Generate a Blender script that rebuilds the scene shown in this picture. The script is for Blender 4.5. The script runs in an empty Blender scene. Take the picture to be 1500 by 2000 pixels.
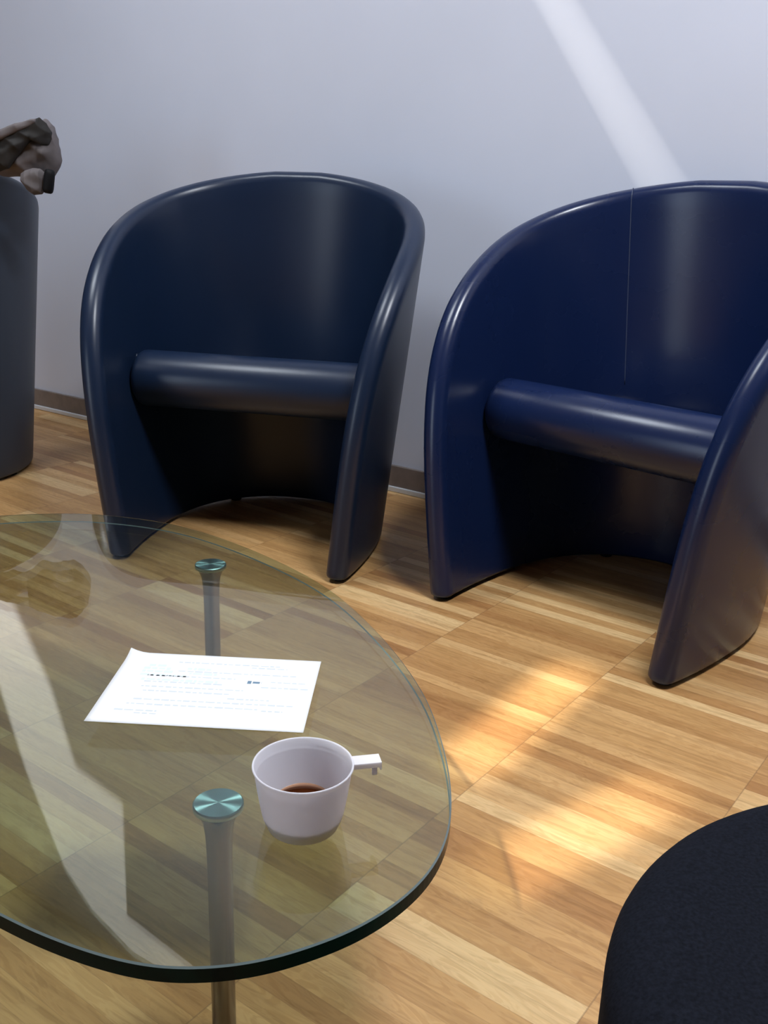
import bpy, bmesh, math, random
import numpy as np
from mathutils import Vector, Matrix

S = 0.9                      # survey units -> metres
col = bpy.context.scene.collection
scn = bpy.context.scene
random.seed(4)

# ------------------------------------------------------------------ camera
cam = bpy.data.cameras.new('camera')
cam.sensor_fit = 'VERTICAL'; cam.sensor_height = 24; cam.lens = 24 * 1900 / 2000
cam.clip_start = 0.02
camo = bpy.data.objects.new('camera', cam); col.objects.link(camo)
camo.matrix_world = Matrix.Translation((0, 0, .91 * S)) @ Matrix.Rotation(math.radians(72), 4, 'X') @ Matrix.Rotation(math.radians(1.75), 4, 'Z')
scn.camera = camo

# ------------------------------------------------------------------ view, world, light
scn.view_settings.view_transform = 'Standard'
scn.view_settings.look = 'None'
scn.view_settings.gamma = 1
scn.view_settings.use_curve_mapping = False
scn.view_settings.exposure = 0.0
try:
    scn.cycles.max_bounces = 10; scn.cycles.transparent_max_bounces = 16
    scn.cycles.caustics_reflective = False; scn.cycles.caustics_refractive = False
    scn.cycles.sample_clamp_indirect = 4
    scn.cycles.use_denoising = True
except Exception:
    pass
w = bpy.data.worlds.new('world'); scn.world = w; w.use_nodes = True
w.node_tree.nodes['Background'].inputs[0].default_value = (.62, .76, 1, 1)
w.node_tree.nodes['Background'].inputs[1].default_value = .8

SUN = Vector((.30, .55, -.78)).normalized()
def sun_lamp():
    l = bpy.data.lights.new('sun', 'SUN'); l.energy = 13; l.angle = math.radians(1.7); l.color = (1, .93, .78)
    o = bpy.data.objects.new('sun', l); col.objects.link(o)
    o.rotation_euler = SUN.to_track_quat('-Z', 'Y').to_euler(); o.location = (0, 0, 6)
sun_lamp()
def area(name, loc, target, sx, sy, energy, color):
    l = bpy.data.lights.new(name, 'AREA'); l.shape = 'RECTANGLE'; l.size = sx; l.size_y = sy; l.energy = energy; l.color = color
    o = bpy.data.objects.new(name, l); col.objects.link(o)
    o.location = loc; o.rotation_euler = (Vector(target) - Vector(loc)).to_track_quat('-Z', 'Y').to_euler()
    return o
area('skylight_daylight', (-1.3, 1.85, 2.93), (-1.3, 1.87, 0), .8, .6, 38, (.86, .93, 1))

area('roof_light_daylight', (.72, .88, 2.93), (.72, .90, 0), .5, .5, 72, (.90, .94, 1))

# ------------------------------------------------------------------ helpers
def link(name, me, mat=None, parent=None, smooth=True):
    o = bpy.data.objects.new(name, me); col.objects.link(o)
    if mat is not None:
        for m in (mat if isinstance(mat, (list, tuple)) else [mat]): me.materials.append(m)
    if smooth:
        me.polygons.foreach_set('use_smooth', [True] * len(me.polygons))
    if parent is not None: o.parent = parent
    return o
def mesh(name, V, Fc, mat=None, parent=None, smooth=True, mi=None):
    me = bpy.data.meshes.new(name); me.from_pydata([tuple(map(float, v)) for v in V], [], Fc); me.update()
    if mi is not None: me.polygons.foreach_set('material_index', mi)
    bm = bmesh.new(); bm.from_mesh(me); bmesh.ops.recalc_face_normals(bm, faces=bm.faces); bm.to_mesh(me); bm.free()
    return link(name, me, mat, parent, smooth)
def empty(name, loc, rz=0):
    o = bpy.data.objects.new(name, None); col.objects.link(o); o.location = loc; o.rotation_euler = (0, 0, rz); o.empty_display_size = .1
    return o
def tag(o, label, cat, group=None):
    o['label'] = label; o['category'] = cat
    if group: o['group'] = group
    return o
def struct(o):
    o['kind'] = 'structure'; return o
def bevel(o, wd, seg=3, angle=35):
    m = o.modifiers.new('bevel', 'BEVEL'); m.width = wd; m.segments = seg; m.limit_method = 'ANGLE'; m.angle_limit = math.radians(angle)
    return o
def box(name, lo, hi, mat, parent=None, bv=0):
    (a, b, c), (d, e, f) = lo, hi
    V = [(a,b,c),(d,b,c),(d,e,c),(a,e,c),(a,b,f),(d,b,f),(d,e,f),(a,e,f)]
    Fc = [(0,3,2,1),(4,5,6,7),(0,1,5,4),(1,2,6,5),(2,3,7,6),(3,0,4,7)]
    o = mesh(name, V, Fc, mat, parent, smooth=False)
    if bv: bevel(o, bv)
    return o
def lathe(name, prof, mat, parent=None, n=64, loc=(0,0,0), close=False):
    V = []; Fc = []
    k = len(prof)
    for i in range(n):
        a = 2 * math.pi * i / n
        for r, z in prof: V.append((r * math.cos(a) + loc[0], r * math.sin(a) + loc[1], z + loc[2]))
    for i in range(n):
        j = (i + 1) % n
        for q in range(k - 1 + (1 if close else 0)):
            q2 = (q + 1) % k
            Fc.append((i*k+q, j*k+q, j*k+q2, i*k+q2))
    o = mesh(name, V, Fc, mat, parent)
    bm = bmesh.new(); bm.from_mesh(o.data); bmesh.ops.remove_doubles(bm, verts=bm.verts, dist=1e-6)
    bmesh.ops.recalc_face_normals(bm, faces=bm.faces); bm.to_mesh(o.data); bm.free()
    return o
def tube(name, pts, r, mat, parent=None, n=10):
    V = []; Fc = []; P = [Vector(p) for p in pts]
    for i, p in enumerate(P):
        t = (P[min(i+1, len(P)-1)] - P[max(i-1, 0)]).normalized()
        a = t.orthogonal().normalized() if i == 0 else (prev - t * prev.dot(t)).normalized()
        prev = a; b = t.cross(a)
        for k in range(n):
            c = 2*math.pi*k/n; V.append(p + (a*math.cos(c) + b*math.sin(c)) * r)
    for i in range(len(P)-1):
        for k in range(n): Fc.append((i*n+k, i*n+(k+1)%n, (i+1)*n+(k+1)%n, (i+1)*n+k))
    Fc.append(tuple(range(n))); Fc.append(tuple((len(P)-1)*n+k for k in range(n)))
    return mesh(name, V, Fc, mat, parent)
def sheet(name, outer, holes, z0, z1, mat, frame=None):
    """flat slab with holes (2D curve filled, extruded); frame = 4x4 that places it"""
    cu = bpy.data.curves.new(name, 'CURVE'); cu.dimensions = '2D'; cu.fill_mode = 'BOTH'
    for poly in [outer] + holes:
        sp = cu.splines.new('POLY'); sp.points.add(len(poly) - 1)
        for i, (x, y) in enumerate(poly): sp.points[i].co = (x, y, 0, 1)
        sp.use_cyclic_u = True
    cu.extrude = (z1 - z0) / 2
    t = bpy.data.objects.new('tmp', cu); col.objects.link(t)
    me = bpy.data.meshes.new_from_object(t, depsgraph=bpy.context.evaluated_depsgraph_get())
    bpy.data.objects.remove(t)
    o = link(name, me, None, None, False); me.materials.clear(); me.materials.append(mat)
    mm = Matrix.Translation((0, 0, (z0 + z1) / 2))
    me.transform((frame @ mm) if frame is not None else mm)
    return o

# ------------------------------------------------------------------ materials
class N:
    def __init__(s, name):
        s.m = bpy.data.materials.new(name); s.m.use_nodes = True; s.t = s.m.node_tree; s.b = s.t.nodes['Principled BSDF']
        s.out = s.t.nodes['Material Output']
    def n(s, typ, **kw):
        x = s.t.nodes.new(typ)
        for k, v in kw.items():
            if k.startswith('i_'): x.inputs[int(k[2:]) if k[2:].isdigit() else k[2:].replace('_', ' ')].default_value = v
            else: setattr(x, k, v)
        return x
    def l(s, a, b): s.t.links.new(a, b)
    def math(s, op, a, b=None, c=None):
        x = s.t.nodes.new('ShaderNodeMath'); x.operation = op
        for i, v in enumerate((a, b, c)):
            if v is None: continue
            if isinstance(v, (int, float)): x.inputs[i].default_value = v
            else: s.l(v, x.inputs[i])
        return x.outputs[0]
    def ramp(s, fac, stops):
        r = s.t.nodes.new('ShaderNodeValToRGB'); e = r.color_ramp.elements
        while len(e) > 1: e.remove(e[-1])
        e[0].position = stops[0][0]; e[0].color = (*stops[0][1], 1)
        for p, c in stops[1:]:
            q = e.new(p); q.color = (*c, 1)
        if fac is not None: s.l(fac, r.inputs[0])
        return r.outputs[0]
    def mix(s, fac, a, b, blend='MIX'):
        x = s.t.nodes.new('ShaderNodeMix'); x.data_type = 'RGBA'; x.blend_type = blend
        for i, v in ((0, fac), (6, a), (7, b)):
            if isinstance(v, (int, float)): x.inputs[i].default_value = v
            elif isinstance(v, tuple): x.inputs[i].default_value = (*v, 1)
            else: s.l(v, x.inputs[i])
        return x.outputs[2]
    def bump(s, h, strength=.2, dist=.001):
        b = s.n('ShaderNodeBump', i_Strength=strength, i_Distance=dist); s.l(h, b.inputs['Height']); s.l(b.outputs[0], s.b.inputs['Normal'])
def simple(name, c, rough=.5, metal=0, spec=.5, noise=0, nscale=200, bump=0, coat=0):
    k = N(name); b = k.b
    b.inputs['Base Color'].default_value = (*c, 1); b.inputs['Roughness'].default_value = rough; b.inputs['Metallic'].default_value = metal
    b.inputs['Specular IOR Level'].default_value = spec
    if coat: b.inputs['Coat Weight'].default_value = coat; b.inputs['Coat Roughness'].default_value = .15
    if noise or bump:
        tc = k.n('ShaderNodeTexCoord'); nz = k.n('ShaderNodeTexNoise', i_Scale=float(nscale), i_Detail=3.0); k.l(tc.outputs['Object'], nz.inputs[0])
        if noise:
            hi = tuple(min(1, x * (1 + noise)) for x in c); lo = tuple(x * (1 - noise) for x in c)
            k.l(k.ramp(nz.outputs[0], [(.3, lo), (.7, hi)]), b.inputs['Base Color'])
        if bump: k.bump(nz.outputs[0], bump, .0008)
    return k.m

def wood_floor():
    k = N('oak_strip_floor'); b = k.b
    g = k.n('ShaderNodeNewGeometry')
    mp = k.n('ShaderNodeMapping'); mp.vector_type = 'POINT'
    a = math.radians(36.5)
    mp.inputs['Rotation'].default_value = (0, 0, a); k.l(g.outputs['Position'], mp.inputs[0])
    sx = k.n('ShaderNodeSeparateXYZ'); k.l(mp.outputs[0], sx.inputs[0])
    X = k.math('ADD', sx.outputs[0], .690 * S); Y = sx.outputs[1]
    L = .3525 * S
    cx = k.math('DIVIDE', X, L); ci = k.math('FLOOR', cx); fx = k.math('FRACT', cx)
    wn0 = k.n('ShaderNodeTexWhiteNoise'); wn0.noise_dimensions = '1D'; k.l(ci, wn0.inputs['W'])
    W = .0315 * S
    cy = k.math('ADD', k.math('DIVIDE', Y, W), wn0.outputs[0]); yi = k.math('FLOOR', cy); fy = k.math('FRACT', cy)
    cb = k.n('ShaderNodeCombineXYZ'); k.l(ci, cb.inputs[0]); k.l(yi, cb.inputs[1])
    wn = k.n('ShaderNodeTexWhiteNoise'); wn.noise_dimensions = '3D'; k.l(cb.outputs[0], wn.inputs[0])
    base = k.ramp(wn.outputs[0], [(0, (.40, .195, .070)), (.12, (.49, .265, .100)), (.5, (.57, .325, .128)), (.85, (.64, .38, .16)), (1, (.76, .52, .255))])
    # grain
    off = k.math('MULTIPLY', wn.outputs[0], 37.0)
    cg = k.n('ShaderNodeCombineXYZ'); k.l(k.math('ADD', k.math('MULTIPLY', X, 5.0), off), cg.inputs[0]); k.l(k.math('ADD', k.math('MULTIPLY', Y, 75.0), off), cg.inputs[1]); k.l(off, cg.inputs[2])
    nz = k.n('ShaderNodeTexNoise', i_Scale=1.0, i_Detail=6.0, i_Roughness=.65, i_Distortion=.6); k.l(cg.outputs[0], nz.inputs[0])
    grain = k.ramp(nz.outputs[0], [(.30, (.66, .60, .53)), (.5, (.97, .96, .95)), (.72, (1.08, 1.06, 1.02))])
    c = k.mix(.8, base, grain, 'MULTIPLY')
    cg2 = k.n('ShaderNodeCombineXYZ'); k.l(k.math('ADD', k.math('MULTIPLY', X, 14.0), off), cg2.inputs[0]); k.l(k.math('MULTIPLY', Y, 60.0), cg2.inputs[1]); k.l(off, cg2.inputs[2])
    wv = k.n('ShaderNodeTexNoise', i_Scale=.8, i_Detail=2.0, i_Distortion=2.5); k.l(cg2.outputs[0], wv.inputs[0])
    c = k.mix(.45, c, k.ramp(wv.outputs[0], [(.38, (.74, .66, .56)), (.46, (1, 1, 1)), (.54, (1, 1, 1)), (.6, (.86, .8, .74))]), 'MULTIPLY')
    # joints
    jx = k.math('MINIMUM', fx, k.math('SUBTRACT', 1.0, fx)); jx = k.math('LESS_THAN', k.math('MULTIPLY', jx, L), .0009)
    jy = k.math('MINIMUM', fy, k.math('SUBTRACT', 1.0, fy)); jy = k.math('LESS_THAN', k.math('MULTIPLY', jy, W), .0004)
    c = k.mix(k.math('MULTIPLY', jx, .42), c, (.16, .085, .04)); c = k.mix(k.math('MULTIPLY', jy, .25), c, (.2, .11, .05))
    k.l(c, b.inputs['Base Color'])
    b.inputs['Roughness'].default_value = .38; b.inputs['Specular IOR Level'].default_value = .4
    k.bump(nz.outputs[0], .12, .0008)
    return k.m

def leather(name, c, rough=.33):
    k = N(name); b = k.b
    tc = k.n('ShaderNodeTexCoord')
    v = k.n('ShaderNodeTexVoronoi', i_Scale=420.0); k.l(tc.outputs['Object'], v.inputs[0])
    nz = k.n('ShaderNodeTexNoise', i_Scale=6.0, i_Detail=4.0); k.l(tc.outputs['Object'], nz.inputs[0])
    k.l(k.ramp(nz.outputs[0], [(.3, tuple(x * .97 for x in c)), (.7, tuple(x * 1.03 for x in c))]), b.inputs['Base Color'])
    k.l(k.ramp(nz.outputs[0], [(.3, (rough - .01,) * 3), (.7, (rough + .015,) * 3)]), b.inputs['Roughness'])
    b.inputs['Specular IOR Level'].default_value = .38
    b.inputs['Coat Weight'].default_value = .12; b.inputs['Coat Roughness'].default_value = rough * .8
    k.bump(v.outputs[0], .03, .0003)
    return k.m

def glass_clear():
    k = N('tabletop_glass'); t = k.t; t.nodes.remove(k.b)
    g = k.n('ShaderNodeNewGeometry')
    dp = k.n('ShaderNodeVectorMath'); dp.operation = 'DOT_PRODUCT'; k.l(g.outputs['Normal'], dp.inputs[0]); k.l(g.outputs['Incoming'], dp.inputs[1])
    c = k.math('ABSOLUTE', dp.outputs['Value'])
    f = k.math('ADD', .045, k.math('MULTIPLY', .955, k.math('POWER', k.math('SUBTRACT', 1.0, c), 4.4)))
    tr = k.n('ShaderNodeBsdfTransparent'); tr.inputs[0].default_value = (.75, .82, .775, 1)
    gl = k.n('ShaderNodeBsdfGlossy'); gl.inputs['Roughness'].default_value = 0.0; gl.inputs[0].default_value = (1, 1, 1, 1)
    mx = k.n('ShaderNodeMixShader'); k.l(f, mx.inputs[0]); k.l(tr.outputs[0], mx.inputs[1]); k.l(gl.outputs[0], mx.inputs[2]); k.l(mx.outputs[0], k.out.inputs[0])
    return k.m
def glass_edge():
    k = N('tabletop_glass_edge'); b = k.b
    b.inputs['Base Color'].default_value = (.003, .008, .012, 1); b.inputs['Roughness'].default_value = .3; b.inputs['Specular IOR Level'].default_value = .05
    tr = k.n('ShaderNodeBsdfTransparent'); tr.inputs[0].default_value = (.03, .42, .38, 1)
    mx = k.n('ShaderNodeMixShader'); mx.inputs[0].default_value = .03; k.l(b.outputs[0], mx.inputs[1]); k.l(tr.outputs[0], mx.inputs[2])
    g = k.n('ShaderNodeNewGeometry'); t2 = k.n('ShaderNodeBsdfTransparent'); t2.inputs[0].default_value = (.85, .93, .86, 1)
    m2 = k.n('ShaderNodeMixShader'); k.l(g.outputs['Backfacing'], m2.inputs[0]); k.l(mx.outputs[0], m2.inputs[1]); k.l(t2.outputs[0], m2.inputs[2])
    k.l(m2.outputs[0], k.out.inputs[0])
    return k.m
def thin_plastic():
    k = N('white_thin_plastic'); b = k.b
    b.inputs['Base Color'].default_value = (.93, .92, .96, 1); b.inputs['Roughness'].default_value = .3
    tl = k.n('ShaderNodeBsdfTranslucent'); tl.inputs[0].default_value = (.95, .93, .98, 1)
    mx = k.n('ShaderNodeMixShader'); mx.inputs[0].default_value = .4; k.l(b.outputs[0], mx.inputs[1]); k.l(tl.outputs[0], mx.inputs[2]); k.l(mx.outputs[0], k.out.inputs[0])
    return k.m
def brushed(name, radial):
    k = N(name); b = k.b
    b.inputs['Base Color'].default_value = (.27, .265, .27, 1); b.inputs['Metallic'].default_value = 1; b.inputs['Roughness'].default_value = .22
    if radial:
        b.inputs['Anisotropic'].default_value = .97; b.inputs['Roughness'].default_value = .4
        tg = k.n('ShaderNodeTangent'); tg.direction_type = 'RADIAL'; tg.axis = 'Z'; k.l(tg.outputs[0], b.inputs['Tangent'])
        b.inputs['Base Color'].default_value = (.50, .66, .74, 1)
    return k.m

M = dict(
    floor=wood_floor(),
    wall=simple('painted_wall', (.65, .68, .79), .85, noise=.02, nscale=3, bump=.0),
    wallg=simple('grey_painted_wall', (.16, .17, .19), .85),
    ceil=simple('painted_ceiling', (.40, .40, .42), .9),
    base=simple('baseboard_brown', (.20, .165, .15), .5, noise=.15, nscale=20),
    basew=simple('baseboard_white_strip', (.62, .64, .68), .45),
    leather=leather('dark_blue_leather', (.007, .017, .045), .34),
    leather2=leather('royal_blue_leather', (.006, .015, .060), .27),
    leather_lit=leather('blue_leather_lit', (.030, .040, .060), .42),  # same leather as the other chairs, the light on it put into a greyer colour
    black=simple('black_rubber', (.004, .004, .005), .6, spec=.2),
    seam=simple('stitch_thread', (.045, .06, .11), .5),
    glass=glass_clear(), gedge=glass_edge(),
    bevelg=simple('polished_glass_arris', (.14, .18, .18), .08),
    steel=brushed('brushed_steel', False), disc=brushed('turned_steel_disc', True),
    paper=simple('white_paper', (.90, .90, .90), .7),
    ink=simple('grey_print', (.66, .70, .72), .7), ink2=simple('blue_grey_print', (.15, .24, .33), .7), ink3=simple('pale_blue_print', (.74, .85, .87), .7),
    plastic=thin_plastic(),
    coffee=simple('black_coffee', (.09, .022, .006), .08),
    stain=simple('coffee_film', (.50, .27, .16), .35),
    felt=simple('charcoal_wool_fabric', (.0075, .0085, .013), .95, spec=.08, noise=.35, nscale=420, bump=.3),
    coat=simple('taupe_cloth', (.135, .115, .115), .8, noise=.25, nscale=14, bump=.2),
    lining=simple('dark_brown_cloth', (.014, .011, .009), .75, noise=.3, nscale=20),
    sky=simple('frame_white', (.8, .8, .8), .4),
)

# ------------------------------------------------------------------ room shell (wall-aligned frame: s along the back wall, d into the room)
w0 = Vector((-1.55, 4.133, 0)) * S
wd = Vector((.82052, -.57161, 0)); wn = Vector((-.57161, -.82052, 0))
RM = Matrix(((wd.x, wn.x, 0, w0.x), (wd.y, wn.y, 0, w0.y), (0, 0, 1, 0), (0, 0, 0, 1)))
HC = 3.35 * S
s0, s1, d1 = -2.6 * S, 6.4 * S, 6.2 * S
def rbox(name, lo, hi, mat, bv=0):
    o = box(name, lo, hi, mat); o.data.transform(RM)
    if RM.to_3x3().determinant() < 0: o.data.flip_normals()
    if bv: bevel(o, bv)
    return o
struct(rbox('floor', (s0, 0, -.1), (s1, d1, 0), M['floor']))
struct(rbox('wall_back', (s0 - .1, -.12, -.1), (s1 + .1, 0, HC + .1), M['wall']))
struct(rbox('wall_left', (s0 - .12, 0, -.1), (s0, d1, HC + .1), M['wallg']))
struct(rbox('wall_right', (s1, 0, -.1), (s1 + .12, d1, HC + .1), M['wallg']))
struct(rbox('baseboard_back', (s0, 0, .014), (s1, .010, .078), M['base'], .003))
struct(rbox('trim_1', (s0, 0, 0), (s1, .016, .016), M['basew'], .003))
# front wall (behind the camera) with a wide window
fr = RM @ Matrix(((1, 0, 0, 0), (0, 0, 1, 0), (0, 1, 0, 0), (0, 0, 0, 1)))   # local x=s, y=z, z=d
W0, W1, Z0, Z1 = -.1, 1.3, .12, 2.2
struct(sheet('wall_front', [(s0, 0), (s1, 0), (s1, HC), (s0, HC)], [[(W0, Z0), (W1, Z0), (W1, Z1), (W0, Z1)]], d1, d1 + .12, M['wallg'], fr))
fo = struct(sheet('window_1', [(W0, Z0), (W1, Z0), (W1, Z1), (W0, Z1)],
    [[(W0 + .06 + i * (W1 - W0 - .06) / 3, Z0 + .06), (W0 + (i + 1) * (W1 - W0 - .06) / 3, Z0 + .06), (W0 + (i + 1) * (W1 - W0 - .06) / 3, Z1 - .06), (W0 + .06 + i * (W1 - W0 - .06) / 3, Z1 - .06)] for i in range(3)],
    d1 + .03, d1 + .08, M['sky'], fr))
p = RM @ Vector(((W0 + W1) / 2, d1 - .03, (Z0 + Z1) / 2)); q = p + Vector((-wn.x, -wn.y, -.15))
area('window_daylight', p, q, W1 - W0 - .1, Z1 - Z0 - .1, 30, (.74, .86, 1))

# unseen ceiling; holes added and shaped to cast the sun patches and streak
def up(x, y, z):            # point in the room -> where its sun ray crosses the ceiling
    t = (HC - z) / -SUN.z
    return (x - SUN.x * t, y - SUN.y * t)
def slot(a, b, hw, za=0, zb=0):
    A = Vector(up(a[0], a[1], za)); B = Vector(up(b[0], b[1], zb)); t = (B - A).normalized(); n = Vector((-t.y, t.x)) * hw
    return [tuple(A + n), tuple(B + n), tuple(B - n), tuple(A - n)]
def wallp(s, z): v = RM @ Vector((s * S, 0, z * S)); return (v.x, v.y, v.z)
holes = []
holes.append(slot((.40 * S, 1.79 * S), (.13 * S, 1.40 * S), .026))
holes.append(slot((.47 * S, 1.37 * S), (.15 * S, 1.13 * S), .022))
a = wallp(2.25, 1.55); b = wallp(2.76, .88)
holes.append(slot(a[:2], b[:2], .0085, a[2], b[2]))
poly = [(-.60, 1.55), (-.34, 1.50), (-.02, 1.97), (.13, 2.36), (.46, 2.42), (.44, 3.07), (.94, 3.13), (.90, 3.27), (.47, 3.30), (.17, 3.20), (-.03, 3.04), (-.29, 2.56), (-.46, 2.10)]
holes.append([up(*wallp(s_, z_)) for s_, z_ in poly])
corners = [RM @ Vector(v) for v in ((s0, 0, 0), (s1, 0, 0), (s1, d1, 0), (s0, d1, 0))]
struct(sheet('ceiling', [(v.x, v.y) for v in corners], holes, HC, HC + .02, M['ceil']))
def skylight_frame():
    x0, x1, y0, y1 = -1.76, -.84, 1.49, 2.21
    o = sheet('trim_2', [(x0, y0), (x1, y0), (x1, y1), (x0, y1)], [[(x0+.05, y0+.05), (x1-.05, y0+.05), (x1-.05, y1-.05), (x0+.05, y1-.05)]], HC - .03, HC - .001, M['sky'])
    struct(o)
skylight_frame()
struct(sheet('trim_3', [(.41, .57), (1.03, .57), (1.03, 1.19), (.41, 1.19)], [[(.46, .62), (.98, .62), (.98, 1.14), (.46, 1.14)]], HC - .03, HC - .001, M['sky']))

# ------------------------------------------------------------------ tub armchair
P_ = dict(a0=.3046, a1=.1155, a2=-.0005, b0=.4056, b1=-.0237, bf=.6031, n=2.2191, uf=.2408, c1=.0214, z1=.636, u2=.3009, z2=-.2123, h=.9751, t=.056, u3=-.4588, z3=-.0376)
def plan(th, z):
    p = P_; A = p['a0'] + p['a1'] * z + p['a2'] * z * z; Bb = p['b0'] + p['b1'] * z; n = p['n']
    c = np.cos(th); s = np.sin(th); B = np.where(c > 0, Bb, p['bf'])
    return np.stack([np.sign(s) * np.abs(s) ** (2 / n) * A, -np.sign(c) * np.abs(c) ** (2 / n) * B, z + 0 * th], -1)
def th_of(u, z, x=None):
    p = P_; Bb = p['b0'] + p['b1'] * z; n = p['n']
    c = np.where(u < 0, np.clip(-u / Bb, 0, 1) ** (n / 2), -np.clip(u / p['bf'], 0, 1) ** (n / 2))
    if x is not None:
        A = p['a0'] + p['a1'] * z + p['a2'] * z * z
        return np.arctan2(np.clip(x / A, 0, 9) ** (n / 2), c)
    return np.arccos(np.clip(c, -1, 1))
def normal(TH, Z):
    e = 1e-3
    N_ = np.cross(plan(TH + e, Z) - plan(TH - e, Z), plan(TH, Z + e) - plan(TH, Z - e)); N_ /= np.linalg.norm(N_, axis=-1, keepdims=True) + 1e-12
    C = plan(TH, Z); N_ *= np.sign(N_[..., 0] * C[..., 0] + N_[..., 1] * C[..., 1])[..., None]
    return N_
def edge_curve(m=400):
    p = P_; h = p['h']
    P = [np.array(v) for v in ([p['uf'], 0.], [p['uf'] + p['c1'], p['z1']], [p['u2'], h + p['z2']], [p['u3'], h + p['z3']], [-(p['b0'] + p['b1'] * h), h])]
    t = np.linspace(0, 1, m)[:, None]; w_ = 1 - t
    q = w_**4*P[0] + 4*t*w_**3*P[1] + 6*t*t*w_*w_*P[2] + 4*t**3*w_*P[3] + t**4*P[4]
    u, z = q[:, 0], np.maximum(q[:, 1], 0)
    Bb = p['b0'] + p['b1'] * z
    u = np.maximum(u, -Bb)
    th = th_of(u, z)
    k = int(np.argmax(th < .12)); th = np.r_[th[:k], np.linspace(th[k-1], 0, 6)[1:]]
    sl = (z[k-1] - z[k-4]) / 3 * .5; z = np.r_[z[:k], z[k-1] + sl * np.array([.6, 1.0, 1.2, 1.3, 1.3])]; m = len(th)
    # inset by most of the rim radius, so the rounded rim ends on the curve
    C = plan(th, z)
    full = np.concatenate([C, (C * np.array([-1, 1, 1]))[::-1][1:]])
    T = np.gradient(full, axis=0)[:m]; T[-1] = (-1, 0, 0); T /= np.linalg.norm(T, axis=1, keepdims=True) + 1e-12
    Nn = normal(th, z); Nn[-1] = (0, -1, 0)
    e = np.cross(T, Nn); 
    # e must point away from the shell: towards +u at the front, +z at the top
    sg = np.sign(e[:, 1] + e[:, 2]); e *= sg[:, None]
    Ci = C - e * (p['t'] / 2) * .75
    z2 = np.maximum(Ci[:, 2], 0); z2[0] = 0
    u2 = np.maximum(Ci[:, 1], -(p['b0'] + p['b1'] * z2)); th2 = th_of(u2, z2, np.maximum(Ci[:, 0], 0)); th2[-1] = 0
    # resample by arc length
    C2 = plan(th2, z2); d = np.r_[0, np.cumsum(np.linalg.norm(np.diff(C2, axis=0), axis=1))]
    return th2, z2, d
def chair_shell(mat, parent):
    th, z, d = edge_curve(); D = d[-1]; k1 = .30
    NJ, NI = 26, 49
    f = lambda q: (np.interp(q, d, th), np.interp(q, d, z))
    lt, lz = f(np.linspace(0, D * k1, NJ))             # side boundary (front edge of the arm)
    tt, tz = f(np.linspace(D * k1, D, NI))             # top boundary to the back centre
    tt = np.r_[tt, -tt[::-1][1:]]; tz = np.r_[tz, tz[::-1][1:]]
    ni = len(tt)
    bt = np.linspace(lt[0], -lt[0], ni) ; bz = np.zeros(ni)
    x = np.linspace(0, 1, ni)[:, None]; y = np.linspace(0, 1, NJ)[None, :]
    def tfi(l, r, b, t):
        return (1-x)*l[None,:] + x*r[None,:] + (1-y)*b[:,None] + y*t[:,None] - ((1-x)*(1-y)*b[0] + x*(1-y)*b[-1] + (1-x)*y*t[0] + x*y*t[-1])
    # bottom spacing follows the top
    xs = (tt[0] - tt) / (2 * tt[0]); bt = lt[0] * (1 - 2 * xs)
    TH = tfi(lt, -lt, bt, tt); Z = tfi(lz, lz, bz, tz)
    C = plan(TH, Z); Nn = normal(TH, Z); r = P_['t'] / 2
    V = []; Fc = []
    O = C + Nn * r; I = C - Nn * r
    no = ni * NJ
    V += [v for v in O.reshape(-1, 3)] + [v for v in I.reshape(-1, 3)]
    for i in range(ni - 1):
        for j in range(NJ - 1):
            a = i*NJ+j; b = (i+1)*NJ+j
            Fc.append((a, b, b+1, a+1)); Fc.append((no+a, no+a+1, no+b+1, no+b))
        a = i*NJ; b = (i+1)*NJ
        Fc.append((a, no+a, no+b, b))                  # underside
    loop = [(0, j) for j in range(NJ)] + [(i, NJ-1) for i in range(1, ni)] + [(ni-1, j) for j in range(NJ-2, -1, -1)]
    L = np.array([C[i, j] for i, j in loop]); LN = np.array([Nn[i, j] for i, j in loop])
    T = np.gradient(L, axis=0); T[0] = (0, 0, 1); T[-1] = (0, 0, -1)
    T /= np.linalg.norm(T, axis=1, keepdims=True)
    E = np.cross(T, LN); cen = np.array([0, -.1, .3])
    E /= np.linalg.norm(E, axis=1, keepdims=True)
    mid = len(L) // 2
    if E[mid][2] < 0: E = -E
    K = 8; start = len(V); ids = []
    for q, (i, j) in enumerate(loop):
        row = [i*NJ+j]
        for k in range(1, K):
            a = math.pi * k / K
            V.append(L[q] + LN[q] * r * math.cos(a) + E[q] * r * (math.sin(a) ** .8))
            row.append(len(V) - 1)
        row.append(no + i*NJ+j); ids.append(row)
    for q in range(len(ids) - 1):
        for k in range(K): Fc.append((ids[q][k], ids[q][k+1], ids[q+1][k+1], ids[q+1][k]))
    Fc.append(tuple(ids[0])); Fc.append(tuple(reversed(ids[-1])))
    V = np.array(V); V[:, 2] = np.maximum(V[:, 2], 0) ; V[:, 1] *= -1; V *= S
    V[:, 2] = .008 + V[:, 2] * (1 - .008 / (P_['h'] * S))
    o = mesh('shell', V, Fc, mat, parent)
    bevel(o, .007, 3, 60)
    return o, (TH, Z, C, Nn)
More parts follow.
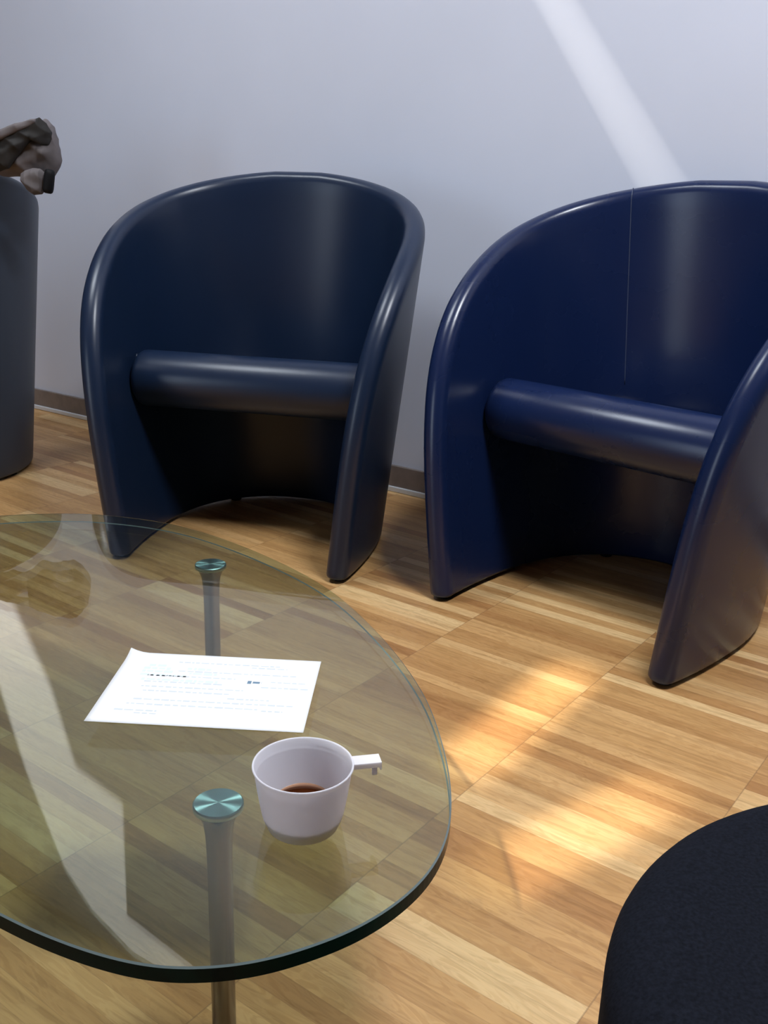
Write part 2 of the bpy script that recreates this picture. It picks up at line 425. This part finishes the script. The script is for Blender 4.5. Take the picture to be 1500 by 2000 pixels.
def chair(mat, loc, yaw, seam=False):
    root = empty('tub_armchair', (loc[0] * S, loc[1] * S, 0), yaw)
    sh, (TH, Z, C, Nn) = chair_shell(mat, root)
    # seat roll
    R = .074; zc = .430; hl = .322; bv = .022
    prof = [(0, -hl), (R - bv, -hl)] + [(R - bv + bv*math.sin(a), -hl + bv - bv*math.cos(a)) for a in np.linspace(.2, math.pi/2, 5)]
    prof = prof + [(r_, -z_) for r_, z_ in reversed(prof)]
    ro = lathe('seat_roll', [(a*S, b*S) for a, b in prof], mat, root, 48)
    ro.data.transform(Matrix.Translation((0, 0, zc * S)) @ Matrix.Rotation(math.pi/2, 4, 'Y'))
    # seat pad behind the roll, falling gently to the back
    r = P_['t'] / 2 - .004
    ths = np.linspace(math.pi/2 * .999, -math.pi/2 * .999, 41)
    z_ = .44
    rim = plan(ths, np.full(41, z_)) - normal(ths, np.full(41, z_)) * r
    nu = 10; V = []; Fc = []
    for lay in (0, 1):
        for i in range(41):
            for k in range(nu + 1):
                f = k / nu; x = rim[i, 0]; u = rim[i, 1] * f
                zt = zc + R * .84 + u * .17 - .012 * (2 * abs(f - .5)) ** 4 * (abs(rim[i,1]) > .05)
                V.append((x, u, zt if lay == 0 else .375))
    m = 41 * (nu + 1)
    for i in range(40):
        for k in range(nu):
            a = i*(nu+1)+k; b = a + nu + 1
            Fc += [(a, a+1, b+1, b), (m+a, m+b, m+b+1, m+a+1)]
        a = i*(nu+1); b = a+nu+1; Fc.append((a, b, m+b, m+a)); a += nu; b += nu; Fc.append((a, m+a, m+b, b))
    V = np.array(V); V[:, 1] *= -1; V *= S
    mesh('seat', V, Fc, mat, root)
    for thg in (2.10, -2.10, .62, -.62):
        c = plan(np.array([thg if abs(thg) < 2 else math.copysign(th_of(np.array(.21), np.array(0.)), thg)]), np.array([0.]))[0] * S
        lathe('foot_glide', [(0, 0), (.013, 0), (.015, .002), (.015, .010), (0, .010)], M['black'], root, 20, (c[0], -c[1], 0))
    if seam:
        thq = seam; pts = []
        th, z, d = edge_curve(); zt = np.interp(thq, th[::-1], z[::-1]) if thq > 0 else np.interp(-thq, th[::-1], z[::-1])
        rr = P_['t'] / 2
        for zz in np.linspace(.47, float(zt), 30):
            c = plan(np.array([thq]), np.array([zz]))[0]; n = normal(np.array([thq]), np.array([zz]))[0]
            pts.append(c - n * (rr + .0003))
        c = plan(np.array([thq]), np.array([float(zt)]))[0]; n = normal(np.array([thq]), np.array([float(zt)]))[0]
        for a in np.linspace(0, math.pi, 12)[1:]:
            pts.append(c - n * (rr + .0003) * math.cos(a) + np.array([0, 0, 1]) * (rr + .0003) * math.sin(a) ** .8)
        tube('seam', [(q[0]*S, -q[1]*S, (q[2]) * S + .001) for q in pts], .0011, M['seam'], root, 8)
    return root
tag(chair(M['leather'], (-.3475, 2.5152), -.2087), 'dark navy leather tub armchair in the middle, behind the glass table', 'armchair', 'leather tub armchairs along the wall')
tag(chair(M['leather2'], (.5073, 2.1072), -.7628, seam=-.52), 'brighter blue leather tub armchair on the right, with a seam down its back', 'armchair', 'leather tub armchairs along the wall')
tag(chair(M['leather_lit'], (-1.588, 3.235), math.radians(-142)), 'blue leather tub armchair, painted lighter as if lit, at the left edge, with a coat over its back', 'armchair', 'leather tub armchairs along the wall')

# ------------------------------------------------------------------ glass table
K = 1.2                      # the table group stands this much farther (and lower) than the first survey
T = S * K
TZ = (.91 - .49 * K) * S; TT = .0165 * S
outline = [(-.596,1.432),(-.522,1.449),(-.452,1.452),(-.357,1.430),(-.269,1.382),(-.165,1.292),(-.068,1.177),(.003,1.035),(.046,.908),(.062,.809),(.066,.735),(.061,.675),(.046,.628),(.022,.591),(-.009,.561),(-.043,.540),(-.076,.526),(-.110,.519),(-.144,.519),(-.180,.527),(-.220,.542),(-.263,.563),
           (-.36,.617),(-.47,.687),(-.60,.777),(-.71,.867),(-.79,.965),(-.83,1.08),(-.825,1.195),(-.775,1.305),(-.69,1.389)]
def smooth_loop(P, sub=6):
    P = [Vector(p) for p in P]; n = len(P); out = []
    for i in range(n):
        a, b, c, d = P[i-1], P[i], P[(i+1) % n], P[(i+2) % n]
        for k in range(sub):
            t = k / sub
            out.append(.5 * ((2*b) + (c-a)*t + (2*a-5*b+4*c-d)*t*t + (3*b-a-3*c+d)*t**3))
    for _ in range(3): out = [(out[i-1] + out[i] * 2 + out[(i+1) % len(out)]) / 4 for i in range(len(out))]
    return out
OL = smooth_loop(outline); cxy = Vector((-.35, .97))
table = empty('coffee_table', (cxy.x * T, cxy.y * T, 0))
tag(table, 'oval glass coffee table on brushed steel legs, holding a cup and a paper', 'table')
def glass_top():
    n = len(OL); V = []; Fc = []; mi = []
    bv = .0012 / S
    nrm = []
    for i in range(n):
        t = (OL[(i+1) % n] - OL[i-1]).normalized(); nrm.append(Vector((t.y, -t.x)))
    if (OL[0] - cxy).dot(nrm[0]) < 0: nrm = [-q for q in nrm]
    rings = [(bv, 0), (0, -bv), (0, -TT / S + bv), (bv, -TT / S)]
    for ins, dz in rings:
        for i in range(n):
            p = OL[i] - nrm[i] * ins - cxy
            V.append((p.x * T, p.y * T, TZ + dz * S))
    Fc.append(tuple(range(n))); mi.append(0)
    Fc.append(tuple(reversed(range(3*n, 4*n)))); mi.append(0)
    for k, m_ in ((0, 2), (1, 1), (2, 2)):
        for i in range(n):
            j = (i+1) % n; Fc.append((k*n+i, k*n+j, (k+1)*n+j, (k+1)*n+i)); mi.append(m_)
    o = mesh('glass_top', V, Fc, [M['glass'], M['gedge'], M['bevelg']], table, smooth=False, mi=mi)
glass_top()
def leg(x, y):
    zt = TZ - TT
    lx, ly = (x - cxy.x) * T, (y - cxy.y) * T
    prof = [(.0, 0), (.0132, 0), (.0132, .004), (.0120, .005), (.0120, .03), (.0120, zt - .070), (.0123, zt - .052), (.0130, zt - .035), (.0147, zt - .021), (.0180, zt - .012), (.0225, zt - .0068)]
    o = lathe('leg', prof, M['steel'], table, 64, (lx, ly, 0))
    c = lathe('cap_disc', [(.0, -.0), (.0226, -.0), (.0238, -.0012), (.0238, -.0055), (.0226, -.0066), (0, -.0066)], M['disc'], o, 64, (0, 0, 0))
    c.location = (lx, ly, zt - .0002)
    for p in c.data.polygons: p.use_smooth = abs(p.normal.z) < .5
leg(-.136, .723); leg(-.244, 1.289); leg(-.66, 1.02)

# ------------------------------------------------------------------ paper on the glass
def paper():
    o0 = Vector((-.1735, .8965)); ang = math.radians(-2.5); W, D = .2125, .150
    root = empty('paper_sheet', (o0.x * T, o0.y * T, TZ), ang); root.scale = (K, K, K)
    tag(root, 'small white printed sheet of paper lying on the glass coffee table', 'paper')
    n, m = 30, 20; V = []; Fc = []
    def curl(u, v):   # u 0..1 left-right, v 0..1 far-near ; the far left corner lifts
        d = max(0, .15 - (u * 1.4 + v)); return .35 * d * d
    for lay in (0, 1):
        for j in range(m + 1):
            for i in range(n + 1):
                u, v = i / n, j / m; V.append(((u - .5) * W * S + curl(u, v) * .12, (.5 - v) * D * S, .0004 + (.0003 if lay == 0 else 0) + curl(u, v) * .6))
    q = (n+1)*(m+1)
    for j in range(m):
        for i in range(n):
            a = j*(n+1)+i; Fc += [(a, a+n+1, a+n+2, a+1), (q+a, q+a+1, q+a+n+2, q+a+n+1)]
    for i in range(n):
        a = i; Fc.append((a, a+1, q+a+1, q+a)); a = m*(n+1)+i; Fc.append((a, q+a, q+a+1, a+1))
    for j in range(m):
        a = j*(n+1); Fc.append((a, q+a, q+a+n+1, a+n+1)); a += n; Fc.append((a, a+n+1, q+a+n+1, q+a))
    mesh('sheet', V, Fc, M['paper'], root)
    def dashes(name, rows, mat, hh=.0085, seed=1):
        rnd = random.Random(seed); V = []; Fc = []
        for v, u0, u1 in rows:
            u = u0
            while u < u1:
                wl = rnd.uniform(.012, .045); e = min(u + wl, u1); x0, x1 = (u-.5)*W*S, (e-.5)*W*S; y = (.5-v)*D*S; h = hh * D * S * rnd.uniform(.7, 1.2); k = len(V)
                z = .0004 + .0003 + .00008
                V += [(x0, y-h, z), (x1, y-h, z), (x1, y+h, z), (x0, y+h, z)]; Fc.append((k, k+1, k+2, k+3))
                u = e + rnd.uniform(.006, .012)
        mesh(name, V, Fc, mat, root, smooth=False)
    dashes('printed_text', [(.125, .28, .80), (.16, .66, .84), (.26, .30, .90), (.34, .16, .60), (.36, .78, .95), (.43, .16, .55), (.44, .74, .97), (.50, .16, .66), (.56, .18, .60), (.62, .60, .80), (.68, .16, .92), (.745, .14, .76), (.76, .78, .88), (.83, .10, .30), (.865, .20, .31)], M['ink'], .008, 3)
    dashes('tinted_lines', [(.19, .14, .24), (.235, .12, .26), (.28, .12, .28), (.33, .12, .36), (.22, .34, .46), (.29, .36, .50), (.40, .14, .52)], M['ink3'], .016, 5)
    dashes('bold_word', [(.375, .665, .735)], M['ink2'], .018, 8)
paper()

# ------------------------------------------------------------------ plastic cup with coffee
def cup():
    c = Vector((-.0585, .6775)) * S; R = .0405 * S; Rb = .0285 * S; h = .056 * S
    root = empty('plastic_cup', (c.x * K, c.y * K, TZ + .0002), math.radians(13)); root.scale = (K, K, K)
    tag(root, 'white plastic coffee cup with a tab handle, nearly empty, on the glass table', 'cup')
    out = [(0, .0015), (Rb * .86, .0015), (Rb * .88, 0), (Rb * 1.0, 0), (Rb * 1.02, .0006), (Rb * 1.035, .0035), (Rb * 1.10, .0055)]
    for k in range(1, 13):
        t = k / 12; z = .0055 + (h - .0075) * t
        out.append((Rb * 1.10 + (R * .975 - Rb * 1.10) * (t ** .72), z))
    out += [(R * .99, h - .0019), (R * 1.01, h - .0010), (R * 1.005, h - .0001), (R * .985, h), (R * .965, h - .0006), (R * .955, h - .006), (R * .93, h - .0075)]
    for k in range(11, -1, -1):
        t = k / 12; z = .0055 + (h - .0075) * t
        if z > h - .009: continue
        out.append((Rb * 1.10 + (R * .975 - Rb * 1.10) * (t ** .72) - .0010, z))
    out += [(Rb * .9, .003), (0, .003)]
    body = lathe('cup_body', out, M['plastic'], root, 96)
    zc = .0105; rc = Rb * 1.10 + (R * .975 - Rb * 1.10) * (((zc - .0055) / (h - .0075)) ** .72) - .0011
    lathe('coffee', [(0, zc), (rc, zc), (rc, zc - .001), (0, zc - .001)], M['coffee'], root, 64)
    z2 = zc + .0035; f = lambda z: Rb * 1.10 + (R * .975 - Rb * 1.10) * (((z - .0055) / (h - .0075)) ** .72) - .00125
    # thin dried film above the coffee on the far side
    V = []; Fc = []; nn = 24
    for i in range(nn + 1):
        a = math.radians(35 + 95 * i / nn); top = zc + .0002 + .0042 * math.sin(math.pi * i / nn) ** .7
        for z in (zc, top): V.append((f(z) * math.cos(a), f(z) * math.sin(a), z))
    Fc = [(2*i, 2*i+2, 2*i+3, 2*i+1) for i in range(nn)]
    fm = mesh('coffee_film', V, Fc, M['stain'], root); m_ = fm.modifiers.new('s', 'SOLIDIFY'); m_.thickness = .0001
    # handle: flat ledge with turned-down end and a small hook
    V = []; Fc = []
    hw = .0058; x0 = R * .99; x1 = R + .0205; zt = h - .0012
    hd = bmesh.new()
    def bb(lo, hi):
        r = bmesh.ops.create_cube(hd, size=1)
        for v in r['verts']: v.co = Vector(((lo[i] + hi[i]) / 2 + v.co[i] * (hi[i] - lo[i])) for i in range(3))
    bb((x0, -hw, zt - .0013), (x1, hw, zt)); 
    bb((x0, -hw, zt - .0045), (x1, -hw + .0011, zt - .0010)); bb((x0, hw - .0011, zt - .0045), (x1, hw, zt - .0010))
    bb((x1 - .0012, -hw, zt - .0065), (x1, hw, zt - .0005))
    bb((x1 - .0060, -.0012, zt - .0135), (x1 - .0022, .0012, zt - .0010))
    me = bpy.data.meshes.new('handle'); hd.to_mesh(me); hd.free()
    o = link('handle', me, M['plastic'], root, False); bevel(o, .0004, 2)
cup()

# ------------------------------------------------------------------ round fabric stool, lower right
def pouf():
    R = .25 * S; H = .47 * S
    root = empty('round_stool', (.392 * S, .44 * S, 0)); tag(root, 'round stool in dark charcoal fabric, cut by the lower right corner', 'stool')
    prof = [(0, H)] + [(R - .035 + .035 * math.sin(a), H - .03 + .03 * math.cos(a)) for a in np.linspace(.0, math.pi/2, 9)] + [(R, H - .1), (R * .995, H - .104), (R * .995, H - .108), (0, H - .108)]
    prof.insert(1, (R * .5, H + .002))
    lathe('seat_cushion', prof, M['felt'], root, 128)
    lathe('base', [(0, H - .108), (R * .99, H - .108), (R * .985, .03), (R * .97, .02), (0, .02)], M['felt'], root, 128)
    for a in (45, 135, 225, 315):
        x, y = R * .75 * math.cos(math.radians(a)), R * .75 * math.sin(math.radians(a))
        lathe('foot', [(0, 0), (.018, 0), (.02, .003), (.02, .021), (0, .021)], M['black'], root, 24, (x, y, 0))
pouf()

# ------------------------------------------------------------------ coat thrown over the left chair
def coat():
    Y0 = 3.00
    root = empty('coat', (-1.30 * S, Y0 * S, .90 * S)); tag(root, 'crumpled taupe coat with dark lining thrown over the leftmost chair back', 'coat')
    def body(name, st, mat, amp, seed, yoff=0, freq=1):
        # stations (x, z low, z high, y centre, half thickness)
        st = np.array(st); n, m = 110, 72; V = []; Fc = []
        for i in range(n + 1):
            x = st[0, 0] + (st[-1, 0] - st[0, 0]) * i / n
            zl, zh, yc, ht = [np.interp(x, st[:, 0], st[:, k]) for k in (1, 2, 3, 4)]
            for k in range(m):
                a = 2 * math.pi * k / m; cz = (zl + zh) / 2; rz = (zh - zl) / 2
                co, si = math.cos(a), math.sin(a)
                z = cz + rz * math.copysign(abs(si) ** .8, si); y = yc + yoff + ht * co
                q = (x * 1.0 + (z - .9) * 1.1)                 # folds run slantwise
                q += .012 * math.sin(z * 60 + seed)
                fold = (1 - abs(math.sin(q * 24 * freq + seed))) * .9 + (1 - abs(math.sin((x * .45 - z) * 33 * freq + seed * 2.1))) * .55 + .15 * math.sin(x * 90 + z * 70 + seed)
                dd = amp * (fold - .6)
                V.append(((x + .3 * dd * si + 1.30) * S, (y + dd * co * 1.0 - Y0) * S, (z + dd * .35 * si - .90) * S))
        for i in range(n):
            for k in range(m): Fc.append((i*m+k, i*m+(k+1)%m, (i+1)*m+(k+1)%m, (i+1)*m+k))
        Fc.append(tuple(range(m))); Fc.append(tuple(reversed(range(n*m, (n+1)*m))))
        return mesh(name, V, Fc, mat, root)
    body('body', [(-1.46, .980, 1.035, 3.0, .07), (-1.30, .980, 1.045, 3.02, .08), (-1.20, .972, 1.032, 3.02, .075), (-1.144, .938, 1.030, 3.02, .07), (-1.082, .925, 1.055, 3.02, .075), (-1.035, .920, 1.080, 3.01, .07), (-1.003, .925, 1.096, 3.0, .055), (-.988, .945, 1.075, 3.0, .04), (-.978, .960, 1.030, 3.0, .03), (-.970, .975, 1.005, 3.0, .012)], M['coat'], .022, 1.3, 0, 1.5)
    body('lining', [(-1.150, .945, 1.015, 2.925, .012), (-1.125, .942, 1.030, 2.925, .020), (-1.095, .955, 1.045, 2.925, .022), (-1.062, .998, 1.062, 2.93, .022), (-1.030, 1.032, 1.078, 2.94, .022), (-1.008, 1.018, 1.092, 2.95, .02), (-.990, 1.020, 1.080, 2.96, .012), (-.983, 1.035, 1.060, 2.965, .004)], M['lining'], .010, .4, 0, 1.8)
    body('collar', [(-1.30, .985, 1.005, 2.905, .01), (-1.150, 1.008, 1.036, 2.905, .014), (-1.082, 1.040, 1.066, 2.91, .014), (-1.030, 1.066, 1.084, 2.925, .01), (-1.012, 1.078, 1.088, 2.93, .004)], M['coat'], .006, 3.0, 0, 2.2)
    body('sleeve', [(-1.064, .915, .942, 2.93, .010), (-1.05, .896, .950, 2.925, .020), (-1.03, .882, .955, 2.925, .024), (-1.01, .885, .955, 2.93, .022), (-.998, .900, .945, 2.935, .012), (-.992, .915, .935, 2.94, .004)], M['coat'], .005, 2.2, 0, 2)
    t = lathe('toggle', [(0, -.030), (.008, -.0295), (.012, -.026), (.0135, -.018), (.0135, .018), (.012, .026), (.008, .0295), (0, .030)], M['black'], root, 32)
    t.rotation_euler = (0, math.radians(10), 0); t.location = ((-.982 + 1.30) * S, (2.915 - Y0) * S, (.921 - .90) * S)
coat()
